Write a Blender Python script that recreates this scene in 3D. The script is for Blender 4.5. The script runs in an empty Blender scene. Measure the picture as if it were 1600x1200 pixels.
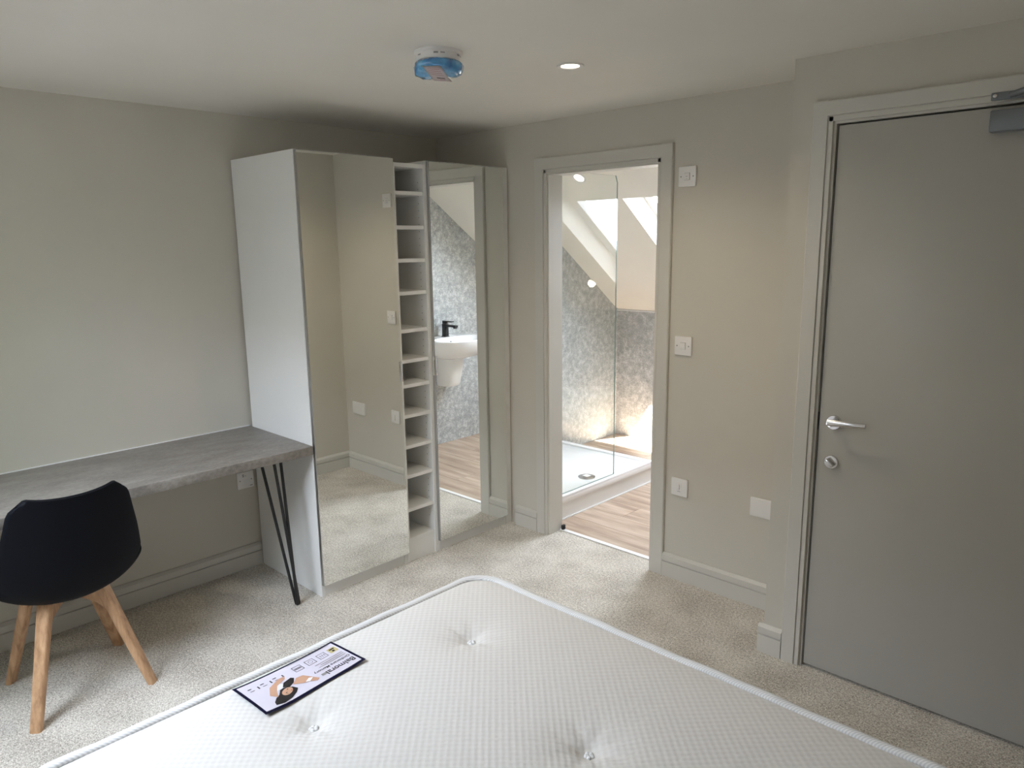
import bpy, bmesh, math, random
from mathutils import Vector, Matrix, noise
random.seed(7)
SC = bpy.context.scene
COL = SC.collection

# ------------------------------------------------------------------ camera
YAW, PITCH, ROLL, FPX = 0.7667, 0.1902, -0.0135, 1149.14
CAM = Vector((3.4327, -2.9492, 1.6156))
fw = Vector((-math.sin(YAW)*math.cos(PITCH), math.cos(YAW)*math.cos(PITCH), -math.sin(PITCH)))
rt = Vector((math.cos(YAW), math.sin(YAW), 0)); up = rt.cross(fw)
rt2 = math.cos(ROLL)*rt + math.sin(ROLL)*up; up2 = -math.sin(ROLL)*rt + math.cos(ROLL)*up
cd = bpy.data.cameras.new('camera'); cam = bpy.data.objects.new('camera', cd); COL.objects.link(cam)
M = Matrix((rt2, up2, -fw)).transposed().to_4x4(); M.translation = CAM
cam.matrix_world = M
cd.sensor_width = 36; cd.lens = FPX/1600*36; cd.clip_start = 0.05
SC.camera = cam

# ------------------------------------------------------------------ light
w = bpy.data.worlds.new('sky'); SC.world = w; w.use_nodes = True
bg = w.node_tree.nodes['Background']
bg.inputs['Strength'].default_value = 25.0
_t = w.node_tree; _tc = _t.nodes.new('ShaderNodeTexCoord'); _sx = _t.nodes.new('ShaderNodeSeparateXYZ'); _cr = _t.nodes.new('ShaderNodeValToRGB')
_mr = _t.nodes.new('ShaderNodeMapRange'); _mr.inputs['From Min'].default_value = -1; _mr.inputs['From Max'].default_value = 1
_t.links.new(_tc.outputs['Generated'], _sx.inputs[0]); _t.links.new(_sx.outputs['Z'], _mr.inputs['Value']); _t.links.new(_mr.outputs[0], _cr.inputs['Fac'])
_e = _cr.color_ramp.elements; _e[0].position = 0.48; _e[0].color = (0.12, 0.12, 0.11, 1); _e[1].position = 0.51; _e[1].color = (0.80, 0.87, 1.0, 1)   # ground, then pale sky
_t.links.new(_cr.outputs['Color'], bg.inputs['Color'])
sl = bpy.data.lights.new('sun', 'SUN'); sl.energy = 95; sl.angle = 0.009; sl.color = (1, 0.93, 0.82)
so = bpy.data.objects.new('sun', sl); COL.objects.link(so)
so.location = (6, -4, 12)
so.rotation_euler = Vector((-1.57, 1.0, -3.2)).to_track_quat('-Z', 'Y').to_euler()
def portal(name, loc, size, direction):
    l = bpy.data.lights.new(name, 'AREA'); l.shape = 'RECTANGLE'; l.size, l.size_y = size
    l.cycles.is_portal = True
    o = bpy.data.objects.new(name, l); COL.objects.link(o); o.location = loc
    o.rotation_euler = Vector(direction).to_track_quat('-Z', 'Y').to_euler()
    return o
vs = SC.view_settings
vs.view_transform = 'Standard'; vs.look = 'None'; vs.gamma = 1; vs.use_curve_mapping = False
vs.exposure = 0.15
SC.cycles.max_bounces = 12; SC.cycles.diffuse_bounces = 6; SC.cycles.glossy_bounces = 8
SC.cycles.transparent_max_bounces = 16

# ------------------------------------------------------------------ measures
D, W, HC, N, XN = 0.596, 1.279, 2.22, 0.328, 2.281
DL, DR, DH = 0.872, 1.5275, 1.953       # bathroom doorway
EL, EH = 2.442, 1.985                   # entrance door
ER = EL + 0.78
XR, YB = 3.80, -4.05                    # room ends behind the camera
BXL, BXR, BYB = -0.164, 2.24, 2.055     # bathroom
SLM, SLY, SLZ = -0.733, 1.342, 1.586    # bathroom roof slope
def slope_z(y): return SLZ + SLM*(y-SLY)
YS, SM2 = -2.52, 0.733                  # bedroom roof slope behind the camera
def slope2(y): return HC+SM2*(y-YS)
WX0, WX1, WY0, WY1 = 0.65, 1.70, -3.58, -2.78   # bedroom skylight in that slope

# ------------------------------------------------------------------ materials
def mat(name, color, rough=0.6, metal=0.0, spec=0.5):
    m = bpy.data.materials.new(name); m.use_nodes = True
    b = m.node_tree.nodes['Principled BSDF']
    b.inputs['Base Color'].default_value = (*color, 1); b.inputs['Roughness'].default_value = rough
    b.inputs['Metallic'].default_value = metal; b.inputs['Specular IOR Level'].default_value = spec
    return m
def nd(m, t, **k):
    n = m.node_tree.nodes.new(t)
    for a, v in k.items(): setattr(n, a, v)
    return n
def lk(m, a, b): m.node_tree.links.new(a, b)
def bsdf(m): return m.node_tree.nodes['Principled BSDF']
def coords(m, scale=(1, 1, 1), kind='Object', rot=(0, 0, 0)):
    tc = nd(m, 'ShaderNodeTexCoord'); mp = nd(m, 'ShaderNodeMapping')
    mp.inputs['Scale'].default_value = scale; mp.inputs['Rotation'].default_value = rot
    lk(m, tc.outputs[kind], mp.inputs['Vector']); return mp.outputs['Vector']
def noise_tex(m, vec, scale, detail=4, rough=0.55):
    n = nd(m, 'ShaderNodeTexNoise'); n.inputs['Scale'].default_value = scale
    n.inputs['Detail'].default_value = detail; n.inputs['Roughness'].default_value = rough
    lk(m, vec, n.inputs['Vector']); return n.outputs['Fac']
def ramp(m, fac, stops):
    r = nd(m, 'ShaderNodeValToRGB')
    e = r.color_ramp.elements
    while len(e) < len(stops): e.new(0.5)
    for el, (p, c) in zip(e, stops): el.position = p; el.color = (*c, 1)
    lk(m, fac, r.inputs['Fac']); return r.outputs['Color']
def bump(m, h, strength=0.3, dist=0.002):
    b = nd(m, 'ShaderNodeBump'); b.inputs['Strength'].default_value = strength
    b.inputs['Distance'].default_value = dist
    lk(m, h, b.inputs['Height']); lk(m, b.outputs['Normal'], bsdf(m).inputs['Normal'])
def paint(name, col, rough=0.6, scale=90, amp=0.08):
    m = mat(name, col, rough); v = coords(m)
    f = noise_tex(m, v, 3.0, 3)
    c0 = tuple(x*0.985 for x in col); c1 = tuple(min(1, x*1.015) for x in col)
    lk(m, ramp(m, f, [(0.3, c0), (0.7, c1)]), bsdf(m).inputs['Base Color'])
    bump(m, noise_tex(m, v, scale, 3), amp, 0.001)
    return m
M_WALL = paint('wall_paint', (0.60, 0.568, 0.50), 0.75)
M_CEIL = paint('ceiling_paint', (0.80, 0.775, 0.72), 0.8)
M_TRIM = paint('trim_paint', (0.61, 0.59, 0.54), 0.4, 60, 0.04)
M_DOOR = paint('door_paint', (0.46, 0.445, 0.405), 0.38, 40, 0.05)
M_BATH = paint('bathroom_paint', (0.82, 0.79, 0.72), 0.75)
M_WHITE = paint('white_laminate', (0.80, 0.80, 0.78), 0.35, 200, 0.03)
M_PLAS = mat('white_plastic', (0.82, 0.80, 0.78), 0.3)
M_PLASG = mat('plastic_shadow_gap', (0.30, 0.29, 0.28), 0.5)
M_DARK = mat('dark_print', (0.03, 0.03, 0.035), 0.5)
M_CERAM = mat('white_ceramic', (0.88, 0.88, 0.88), 0.12)
M_CHROME = mat('brushed_chrome', (0.72, 0.72, 0.73), 0.18, 1.0)
M_STEEL = mat('silver_steel', (0.20, 0.215, 0.23), 0.5, 0.3)
M_BLACKM = mat('black_metal', (0.012, 0.012, 0.013), 0.4)
M_RUBBER = mat('black_rubber', (0.015, 0.015, 0.015), 0.7)
M_MIRROR = mat('mirror_silver', (0.86, 0.88, 0.86), 0.0, 1.0)
M_ALU = mat('door_edge_aluminium', (0.55, 0.55, 0.55), 0.3, 1.0)
M_BLACKP = mat('black_moulded_plastic', (0.003, 0.0035, 0.006), 0.6, spec=0.12)
M_PAD = mat('black_seat_pad', (0.010, 0.010, 0.012), 0.6, spec=0.25)
M_UPVC = mat('white_window_frame', (0.85, 0.85, 0.85), 0.3)

def carpet():
    m = mat('carpet', (0.6, 0.55, 0.47), 0.95, spec=0.1); v = coords(m)
    f = noise_tex(m, v, 210, 3, 0.75); g = noise_tex(m, v, 5, 4)
    h = noise_tex(m, v, 90, 2, 0.6)
    mx = nd(m, 'ShaderNodeMath', operation='ADD'); mx.inputs[1].default_value = 0
    a = nd(m, 'ShaderNodeMath', operation='MULTIPLY'); a.inputs[1].default_value = 0.65; lk(m, f, a.inputs[0])
    b = nd(m, 'ShaderNodeMath', operation='MULTIPLY'); b.inputs[1].default_value = 0.22; lk(m, h, b.inputs[0])
    c = nd(m, 'ShaderNodeMath', operation='MULTIPLY'); c.inputs[1].default_value = 0.16; lk(m, g, c.inputs[0])
    s1 = nd(m, 'ShaderNodeMath', operation='ADD'); lk(m, a.outputs[0], s1.inputs[0]); lk(m, b.outputs[0], s1.inputs[1])
    s2 = nd(m, 'ShaderNodeMath', operation='ADD'); lk(m, s1.outputs[0], s2.inputs[0]); lk(m, c.outputs[0], s2.inputs[1])
    lk(m, ramp(m, s2.outputs[0], [(0.39, (0.22, 0.195, 0.16)), (0.50, (0.56, 0.515, 0.45)), (0.61, (0.90, 0.86, 0.785))]), bsdf(m).inputs['Base Color'])
    bump(m, s1.outputs[0], 0.9, 0.006); return m
M_CARPET = carpet()
def stone(name, c0, c1, c2, scale, rough, st=(1, 1, 1), fine=90):
    m = mat(name, c1, rough); v = coords(m, st)
    f = noise_tex(m, v, scale, 8, 0.65); g = noise_tex(m, v, fine, 4, 0.7)
    mx = nd(m, 'ShaderNodeMath', operation='MULTIPLY_ADD'); mx.inputs[1].default_value = 0.5
    lk(m, g, mx.inputs[0]); s = nd(m, 'ShaderNodeMath', operation='MULTIPLY'); s.inputs[1].default_value = 0.5
    lk(m, f, s.inputs[0]); lk(m, s.outputs[0], mx.inputs[2])
    lk(m, ramp(m, mx.outputs[0], [(0.36, c0), (0.5, c1), (0.64, c2)]), bsdf(m).inputs['Base Color'])
    return m
M_DESK = stone('concrete_laminate', (0.15, 0.135, 0.12), (0.225, 0.205, 0.185), (0.31, 0.29, 0.265), 7, 0.42, (2.2, 0.8, 1), 60)
M_PANEL = stone('grey_shower_panel', (0.25, 0.26, 0.265), (0.41, 0.425, 0.43), (0.70, 0.72, 0.72), 26, 0.3, (1, 1, 1), 110)
def wood(name, c0, c1, c2, scale, stretch, rough=0.45):
    m = mat(name, c1, rough)
    v = coords(m, stretch)
    oi = nd(m, 'ShaderNodeObjectInfo'); ad = nd(m, 'ShaderNodeVectorMath', operation='ADD')
    ml = nd(m, 'ShaderNodeMath', operation='MULTIPLY'); ml.inputs[1].default_value = 37
    lk(m, oi.outputs['Random'], ml.inputs[0]); lk(m, v, ad.inputs[0]); lk(m, ml.outputs[0], ad.inputs[1])
    f = noise_tex(m, ad.outputs[0], scale, 6, 0.6)
    lk(m, ramp(m, f, [(0.3, c0), (0.52, c1), (0.72, c2)]), bsdf(m).inputs['Base Color'])
    bump(m, f, 0.1, 0.001); return m
M_LEG = wood('oak_leg', (0.30, 0.16, 0.08), (0.50, 0.30, 0.165), (0.62, 0.40, 0.24), 6, (9, 9, 1.2))
M_PLANK = wood('oak_plank', (0.27, 0.19, 0.14), (0.44, 0.335, 0.255), (0.58, 0.475, 0.39), 3.2, (0.7, 7, 7), 0.4)
def glass(name, tint, ior=1.85):
    m = bpy.data.materials.new(name); m.use_nodes = True; nt = m.node_tree; nt.nodes.clear()
    o = nt.nodes.new('ShaderNodeOutputMaterial'); mx = nt.nodes.new('ShaderNodeMixShader')
    t = nt.nodes.new('ShaderNodeBsdfTransparent'); t.inputs['Color'].default_value = (*tint, 1)
    g = nt.nodes.new('ShaderNodeBsdfGlossy'); g.inputs['Roughness'].default_value = 0
    f = nt.nodes.new('ShaderNodeFresnel'); f.inputs['IOR'].default_value = ior
    ge = nt.nodes.new('ShaderNodeNewGeometry'); iv = nt.nodes.new('ShaderNodeMath'); iv.operation = 'SUBTRACT'; iv.inputs[0].default_value = 1
    mu = nt.nodes.new('ShaderNodeMath'); mu.operation = 'MULTIPLY'
    nt.links.new(ge.outputs['Backfacing'], iv.inputs[1]); nt.links.new(iv.outputs[0], mu.inputs[0]); nt.links.new(f.outputs[0], mu.inputs[1])
    nt.links.new(mu.outputs[0], mx.inputs[0]); nt.links.new(t.outputs[0], mx.inputs[1])
    nt.links.new(g.outputs[0], mx.inputs[2]); nt.links.new(mx.outputs[0], o.inputs[0])
    return m
M_GLASS = glass('clear_screen_glass', (0.965, 0.985, 0.98))
M_PANE = glass('window_glass', (0.97, 0.98, 0.98), 1.3)
M_GEDGE = mat('glass_edge_green', (0.20, 0.30, 0.27), 0.2)
def emit(name, col, st):
    m = mat(name, col); b = bsdf(m)
    b.inputs['Emission Color'].default_value = (*col, 1); b.inputs['Emission Strength'].default_value = st; return m
M_LAMP = emit('lamp_lens', (1.0, 0.86, 0.66), 14)
def fabric():
    m = mat('mattress_knit', (0.78, 0.765, 0.74), 0.85, spec=0.2)
    tc = nd(m, 'ShaderNodeTexCoord'); sp = nd(m, 'ShaderNodeSeparateXYZ'); lk(m, tc.outputs['Object'], sp.inputs[0])
    outs = []
    for ax, per in (('X', 0.021), ('Y', 0.021)):
        k = nd(m, 'ShaderNodeMath', operation='MULTIPLY'); k.inputs[1].default_value = 2*math.pi/per
        lk(m, sp.outputs[ax], k.inputs[0]); s = nd(m, 'ShaderNodeMath', operation='SINE'); lk(m, k.outputs[0], s.inputs[0]); outs.append(s.outputs[0])
    p = nd(m, 'ShaderNodeMath', operation='MULTIPLY'); lk(m, outs[0], p.inputs[0]); lk(m, outs[1], p.inputs[1])
    r = nd(m, 'ShaderNodeMath', operation='MULTIPLY_ADD'); r.inputs[1].default_value = 0.5; r.inputs[2].default_value = 0.5
    lk(m, p.outputs[0], r.inputs[0])
    lk(m, ramp(m, r.outputs[0], [(0.0, (0.665, 0.645, 0.615)), (0.5, (0.695, 0.677, 0.65)), (1.0, (0.72, 0.705, 0.68))]), bsdf(m).inputs['Base Color'])
    bump(m, r.outputs[0], 0.5, 0.002); return m
M_KNIT = fabric()
def twill():
    m = mat('edge_tape', (0.80, 0.80, 0.80), 0.7)
    v = coords(m, (1, 1, 1), 'Object', (0, 0, 0.6)); wv = nd(m, 'ShaderNodeTexWave'); wv.inputs['Scale'].default_value = 55
    wv.inputs['Distortion'].default_value = 0; lk(m, v, wv.inputs['Vector'])
    lk(m, ramp(m, wv.outputs['Fac'], [(0.2, (0.66, 0.67, 0.68)), (0.8, (0.84, 0.84, 0.84))]), bsdf(m).inputs['Base Color'])
    bump(m, wv.outputs['Fac'], 0.3, 0.001); return m
M_TAPE = twill()
M_DIVAN = paint('divan_fabric', (0.42, 0.42, 0.43), 0.9, 300, 0.3)
def bluebag():
    m = mat('blue_film', (0.05, 0.25, 0.58), 0.15, spec=0.8)
    v = coords(m); f = noise_tex(m, v, 22, 4)
    lk(m, ramp(m, f, [(0.3, (0.02, 0.13, 0.38)), (0.55, (0.07, 0.36, 0.70)), (0.75, (0.30, 0.70, 0.92))]), bsdf(m).inputs['Base Color'])
    bump(m, noise_tex(m, v, 45, 3), 0.7, 0.004); return m
M_BLUE = bluebag(); bsdf(M_BLUE).inputs['Coat Weight'].default_value = 1.0; bsdf(M_BLUE).inputs['Coat Roughness'].default_value = 0.05

# ------------------------------------------------------------------ mesh helpers
def add_box(bm, a, b, bevel=0.0, seg=2):
    a, b = Vector(a), Vector(b)
    lo = Vector((min(a.x, b.x), min(a.y, b.y), min(a.z, b.z))); hi = Vector((max(a.x, b.x), max(a.y, b.y), max(a.z, b.z)))
    t = bmesh.new(); bmesh.ops.create_cube(t, size=1)
    for v in t.verts: v.co = lo + Vector(((v.co.x+.5)*(hi.x-lo.x), (v.co.y+.5)*(hi.y-lo.y), (v.co.z+.5)*(hi.z-lo.z)))
    if bevel > 0:
        bmesh.ops.bevel(t, geom=t.edges[:], offset=min(bevel, min(hi-lo)*0.45), segments=seg, profile=0.5, affect='EDGES')
    join(bm, t)
def join(bm, t):
    me = bpy.data.meshes.new('tmp'); t.to_mesh(me); t.free(); bm.from_mesh(me); bpy.data.meshes.remove(me)
def add_tube(bm, pts, r, seg=10, closed=False, r2=None):
    pts = [Vector(p) for p in pts]; n = len(pts); rings = []
    ref = Vector((0, 0, 1))
    for i, p in enumerate(pts):
        if closed: t = pts[(i+1) % n]-pts[i-1]
        else: t = pts[min(i+1, n-1)]-pts[max(i-1, 0)]
        t.normalize()
        if abs(t.dot(ref)) > 0.98: ref = Vector((1, 0, 0)) if abs(t.x) < 0.9 else Vector((0, 1, 0))
        s = t.cross(ref).normalized(); q = s.cross(t)
        rr = r if r2 is None else r+(r2-r)*i/(n-1)
        rings.append([bm.verts.new(p+rr*(math.cos(2*math.pi*k/seg)*s+math.sin(2*math.pi*k/seg)*q)) for k in range(seg)])
    for i in range(n if closed else n-1):
        A, B = rings[i], rings[(i+1) % n]
        for k in range(seg): bm.faces.new((A[k], A[(k+1) % seg], B[(k+1) % seg], B[k]))
    if not closed:
        bm.faces.new(rings[0][::-1]); bm.faces.new(rings[-1])
def add_lathe(bm, prof, seg=32, center=(0, 0, 0), axis='Z'):
    """prof: list of (radius, height)"""
    c = Vector(center); rings = []
    def pt(r, h, a):
        x, y = r*math.cos(a), r*math.sin(a)
        if axis == 'Z': return c+Vector((x, y, h))
        if axis == 'Y': return c+Vector((x, h, y))
        return c+Vector((h, x, y))
    for r, h in prof:
        if r < 1e-6: rings.append([bm.verts.new(pt(0, h, 0))])
        else: rings.append([bm.verts.new(pt(r, h, 2*math.pi*k/seg)) for k in range(seg)])
    for A, B in zip(rings, rings[1:]):
        for k in range(seg):
            if len(A) == 1 and len(B) == 1: continue
            if len(A) == 1: bm.faces.new((A[0], B[k], B[(k+1) % seg]))
            elif len(B) == 1: bm.faces.new((A[k], A[(k+1) % seg], B[0]))
            else: bm.faces.new((A[k], A[(k+1) % seg], B[(k+1) % seg], B[k]))
    for R in (rings[0], rings[-1]):
        if len(R) > 2: bm.faces.new(R)
def add_prism(bm, prof, axis, a, b):
    """extrude closed 2D profile along axis from a to b; profile in the other two axes (cyclic order)"""
    def pt(p, h):
        if axis == 'x': return (h, p[0], p[1])
        if axis == 'y': return (p[0], h, p[1])
        return (p[0], p[1], h)
    A = [bm.verts.new(pt(p, a)) for p in prof]; B = [bm.verts.new(pt(p, b)) for p in prof]
    n = len(prof)
    for i in range(n): bm.faces.new((A[i], A[(i+1) % n], B[(i+1) % n], B[i]))
    bm.faces.new(A[::-1]); bm.faces.new(B)
def obj(name, bm, m, parent=None, smooth=False, origin=None, auto=None):
    bmesh.ops.recalc_face_normals(bm, faces=bm.faces[:])
    me = bpy.data.meshes.new(name)
    if origin is not None:
        for v in bm.verts: v.co -= Vector(origin)
    bm.to_mesh(me); bm.free()
    me.materials.append(m)
    if smooth or auto:
        for p in me.polygons: p.use_smooth = True
    if auto: 
        me.set_sharp_from_angle(angle=math.radians(auto))
    o = bpy.data.objects.new(name, me); COL.objects.link(o)
    if parent is not None: 
        o.parent = parent
        if origin is not None: o.location = origin
    elif origin is not None: o.location = origin
    return o
def box(name, a, b, m, parent=None, bevel=0.0, seg=2, origin=None):
    bm = bmesh.new(); add_box(bm, a, b, bevel, seg)
    return obj(name, bm, m, parent, auto=35 if bevel else None, origin=origin)
def tag(o, label, cat, group=None):
    o['label'] = label; o['category'] = cat
    if group: o['group'] = group
    return o
def struct(o, label=None):
    o['kind'] = 'structure'
    if label: o['label'] = label
    return o
def thing(name, label, cat, loc=(0, 0, 0), group=None):
    o = bpy.data.objects.new(name, None); COL.objects.link(o); o.location = loc; o.empty_display_size = 0.1
    return tag(o, label, cat, group)
def off(p, o):   # world to thing-local (things are never rotated)
    return tuple(Vector(p)-Vector(o))
class Local:
    """adds boxes etc. in world coordinates under a thing placed at loc"""
    def __init__(s, t): s.t = t; s.o = t.location.copy()
    def mesh(s, name, bm, m, **k):
        for v in bm.verts: v.co -= s.o
        return obj(name, bm, m, s.t, **k)
    def box(s, name, a, b, m, bevel=0.0, seg=2, parent=None):
        bm = bmesh.new(); add_box(bm, Vector(a)-s.o, Vector(b)-s.o, bevel, seg)
        return obj(name, bm, m, parent or s.t, auto=35 if bevel else None)

# ------------------------------------------------------------------ room shell
def walls(name, boxes, m, label):
    bm = bmesh.new()
    for a, b in boxes: add_box(bm, a, b)
    return struct(obj(name, bm, m), label)
bm = bmesh.new(); add_box(bm, (-0.2, YB-0.3, -0.12), (XR+0.2, 0, 0)); add_box(bm, (DL-0.03, 0, -0.12), (DR+0.03, 0.1, 0))
struct(obj('floor', bm, M_CARPET), 'beige flecked carpet floor')
struct(box('ceiling', (-0.3, YS, HC), (XR+0.2, 0.5, HC+0.15), M_CEIL), 'flat off-white ceiling')
def side_wall(name, x0, x1, y1, label):
    bm = bmesh.new(); add_prism(bm, [(YB-0.1, 0), (y1, 0), (y1, HC), (YS, HC), (YB-0.1, slope2(YB-0.1))], 'x', x0, x1)
    return struct(obj(name, bm, M_WALL), label)
side_wall('wall_left', -0.2, 0, 0.0, 'cream left wall behind the desk')
walls('wall_doorway', [((-0.2, 0, 0), (DL-0.03, 0.1, HC)), ((DR+0.03, 0, 0), (XN, 0.1, HC)), ((DL-0.03, 0, DH+0.03), (DR+0.03, 0.1, HC))], M_WALL, 'cream wall pierced by the bathroom doorway')
walls('wall_entrance', [((XN, -N, 0), (EL-0.03, 0.1, HC)), ((ER+0.03, -N, 0), (XR, 0.1, HC)), ((EL-0.03, -N, EH+0.03), (ER+0.03, 0.1, HC)), ((EL-0.03, 0.02, 0), (ER+0.03, 0.1, EH+0.03))], M_WALL, 'projecting cream wall around the entrance door')
side_wall('wall_right', XR, XR+0.2, 0.1, 'cream wall at the bed head')
struct(box('wall_back', (0, YB-0.1, 0), (XR, YB, slope2(YB)), M_WALL), 'low cream wall behind the camera')
def slab_on(fz, nr, bm, x0, x1, ya, yb, t0=0, t1=0.30):
    P = lambda x, y, t: Vector((x, y, fz(y)))+nr*t
    vs = [bm.verts.new(P(x, y, t)) for t in (t0, t1) for x, y in ((x0, ya), (x1, ya), (x1, yb), (x0, yb))]
    for f in ((3, 2, 1, 0), (4, 5, 6, 7), (0, 1, 5, 4), (1, 2, 6, 5), (2, 3, 7, 6), (3, 0, 4, 7)): bm.faces.new([vs[i] for i in f])
nr2 = Vector((0, -SM2, 1)).normalized()
bm = bmesh.new()
xa, xb, ya, yb = -0.2, XR+0.2, YB-0.1, YS+0.02
for q in ((xa, WX0, ya, yb), (WX1, xb, ya, yb), (WX0, WX1, ya, WY0), (WX0, WX1, WY1, yb)): slab_on(slope2, nr2, bm, *q)
struct(obj('ceiling_slope_bedroom', bm, M_CEIL), 'sloped bedroom ceiling behind the camera')
wc = Vector((0.5*(WX0+WX1), 0.5*(WY0+WY1), slope2(0.5*(WY0+WY1))))
wn = thing('window_2', 'white framed bedroom skylight', 'window', tuple(wc+nr2*0.2)); wn['kind'] = 'structure'; del wn['category']
L = Local(wn); bm = bmesh.new(); F = 0.06; dy = F*0.806
for q in ((WX0, WX0+F, WY0, WY1), (WX1-F, WX1, WY0, WY1), (WX0+F, WX1-F, WY0, WY0+dy), (WX0+F, WX1-F, WY1-dy, WY1)): slab_on(slope2, nr2, bm, *q, 0.19, 0.26)
L.mesh('window_frame', bm, M_UPVC)
bm = bmesh.new(); slab_on(slope2, nr2, bm, WX0+F, WX1-F, WY0+dy, WY1-dy, 0.222, 0.226); L.mesh('pane', bm, M_PANE)
portal('window_daylight', wc+nr2*0.30, (WX1-WX0, (WY1-WY0)/0.806), -nr2)

# unseen, added: poplar keeps sun off the bedroom skylight, house hides the low sky
M_STACK = paint('blocker_slate', (0.16, 0.16, 0.17), 0.9, 30, 0.3); M_HOUSE = paint('blocker_render', (0.20, 0.19, 0.17), 0.9, 8, 0.3)
M_LEAF = paint('blocker_leaf', (0.06, 0.11, 0.035), 0.8, 12, 1.0); M_BARK = paint('blocker_bark', (0.12, 0.09, 0.07), 0.9, 20, 0.6)
PT = (1.17+4.22, -3.18-2.69, -4)
pt_ = thing('sun_blocker_tree', 'unseen poplar added to keep sun off the bedroom skylight', 'tree', PT); del pt_['category']; pt_['kind'] = 'structure'
bm = bmesh.new(); seg_, rings_ = 28, []
for i in range(40):
    h = i/39; z = 2.0+15.5*h; r0 = 1.45*(math.sin(math.pi*min(1, 0.06+0.94*h)**0.75)**0.55)+0.02
    rings_.append([bm.verts.new((math.cos(a)*r0*(1+0.18*noise.noise((math.cos(a)*3, math.sin(a)*3, z*1.6))), math.sin(a)*r0*(1+0.18*noise.noise((math.cos(a)*3+9, math.sin(a)*3, z*1.6))), z)) for a in [2*math.pi*k/seg_ for k in range(seg_)]])
for A, B in zip(rings_, rings_[1:]):
    for k in range(seg_): bm.faces.new((A[k], A[(k+1) % seg_], B[(k+1) % seg_], B[k]))
bm.faces.new(rings_[0]); bm.faces.new(rings_[-1]); obj('blocker_crown', bm, M_LEAF, pt_)
bm = bmesh.new(); add_tube(bm, [(0, 0, 0), (0, 0, 1.2), (0, 0, 2.6)], 0.22, 12, r2=0.15); obj('blocker_trunk', bm, M_BARK, pt_)
hs = thing('sky_blocker_house', 'unseen dark house added to block low sky from the bedroom skylight', 'house', (0, -10, -4)); del hs['category']; hs['kind'] = 'structure'; L = Local(hs)
L.box('blocker_wall', (-14, -15, -4), (16, -9, 3.2), M_HOUSE)
bm = bmesh.new(); add_prism(bm, [(-15.2, 3.2), (-8.8, 3.2), (-11.0, 6.2), (-13.0, 6.2)], 'x', -14.2, 16.2); L.mesh('blocker_roof', bm, M_STACK)

# baseboards
SKH, ST = 0.118, 0.018
def base_prof(s=1): return [(0, 0), (s*ST, 0), (s*ST, SKH*0.62), (s*(ST-0.008), SKH*0.635), (s*(ST-0.008), SKH*0.675), (s*ST, SKH*0.69), (s*ST, SKH*0.90), (s*0.006, SKH), (0, SKH)]
def baseboard(name, axis, a, b, pos, sign, label):
    bm = bmesh.new(); pr = [(pos+p[0], p[1]) for p in base_prof(sign)]
    if axis == 'y': add_prism(bm, pr, 'y', a, b)
    else: add_prism(bm, pr, 'x', a, b)
    return struct(obj(name, bm, M_TRIM), label)
AW = 0.0845
baseboard('baseboard_left', 'y', YB, -W-0.001, 0, 1, 'grey moulded skirting under the desk')
baseboard('baseboard_corner', 'x', D-0.02+0.045, DL-AW, 0, -1, 'short grey skirting between wardrobe and doorway')
baseboard('baseboard_doorway', 'x', DR+AW-0.001, XN-ST, 0, -1, 'grey skirting right of the bathroom doorway')
baseboard('baseboard_nib', 'y', -N+0.0005, 0, XN, -1, 'grey skirting on the end of the projecting wall')
baseboard('baseboard_entrance', 'x', XN-ST, EL-AW, -N, -1, 'grey skirting beside the entrance door')
baseboard('baseboard_back', 'x', 0.02, XR-0.02, YB, 1, 'grey skirting below the window')
baseboard('baseboard_right', 'y', YB+0.02, -N-ST, XR, -1, 'grey skirting behind the bed head')

# architraves + door linings
def arch(name, xl, xr, h, wd, y, label, lining_y):
    t = thing(name, label, 'trim', (0.5*(xl+xr), y, 0)); del t['category']; t['kind'] = 'structure'
    L = Local(t)
    def leg(nm, x0, x1, dirn):
        # moulded flat with a quirk line near the inner edge
        bm = bmesh.new()
        xi = xr if dirn > 0 else xl
        pr = [(0, 0), (0, -0.014), (0.0155, -0.014), (0.0165, -0.012), (0.0185, -0.012), (0.0195, -0.018), (wd-0.004, -0.018), (wd, -0.014), (wd, 0)]
        pr = [(xi+dirn*(0.008+p[0]*(wd-0.008)/wd), y+p[1]) for p in pr]
        add_prism(bm, pr, 'z', 0, h+wd)
        L.mesh(nm, bm, M_TRIM)
    leg('architrave_side', xl-wd, xl, -1); leg('architrave_side', xr, xr+wd, 1)
    bm = bmesh.new(); z0 = h+0.008
    pr = [(y, z0), (y-0.014, z0), (y-0.014, z0+0.0155), (y-0.012, z0+0.0165), (y-0.012, z0+0.0185), (y-0.0185, z0+0.0195), (y-0.0185, h+wd-0.004), (y-0.014, h+wd+0.0005), (y, h+wd+0.0005)]
    add_prism(bm, pr, 'x', xl-wd*0.99, xr+wd*0.99); L.mesh('architrave_head', bm, M_TRIM)
    y1, y2 = lining_y
    L.box('lining_side', (xl-0.03, y1, 0), (xl, y2, h+0.03), M_TRIM)
    L.box('lining_side', (xr, y1, 0), (xr+0.03, y2, h+0.03), M_TRIM)
    L.box('lining_head', (xl, y1, h), (xr, y2, h+0.03), M_TRIM)
    return t, L
t1, L1 = arch('trim_1', DL, DR, DH, AW, 0.0, 'grey moulded architrave and lining of the bathroom doorway', (-0.001, 0.108))
t2, L2 = arch('trim_2', EL-0.007, ER+0.007, EH+0.006, 0.076, -N, 'grey moulded architrave and lining of the entrance door', (-N-0.001, -0.0+0.02))
struct(box('trim_3', (DL, 0.085, 0), (DR, 0.112, 0.006), M_UPVC, bevel=0.002), 'pale metal threshold strip in the bathroom doorway')

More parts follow.
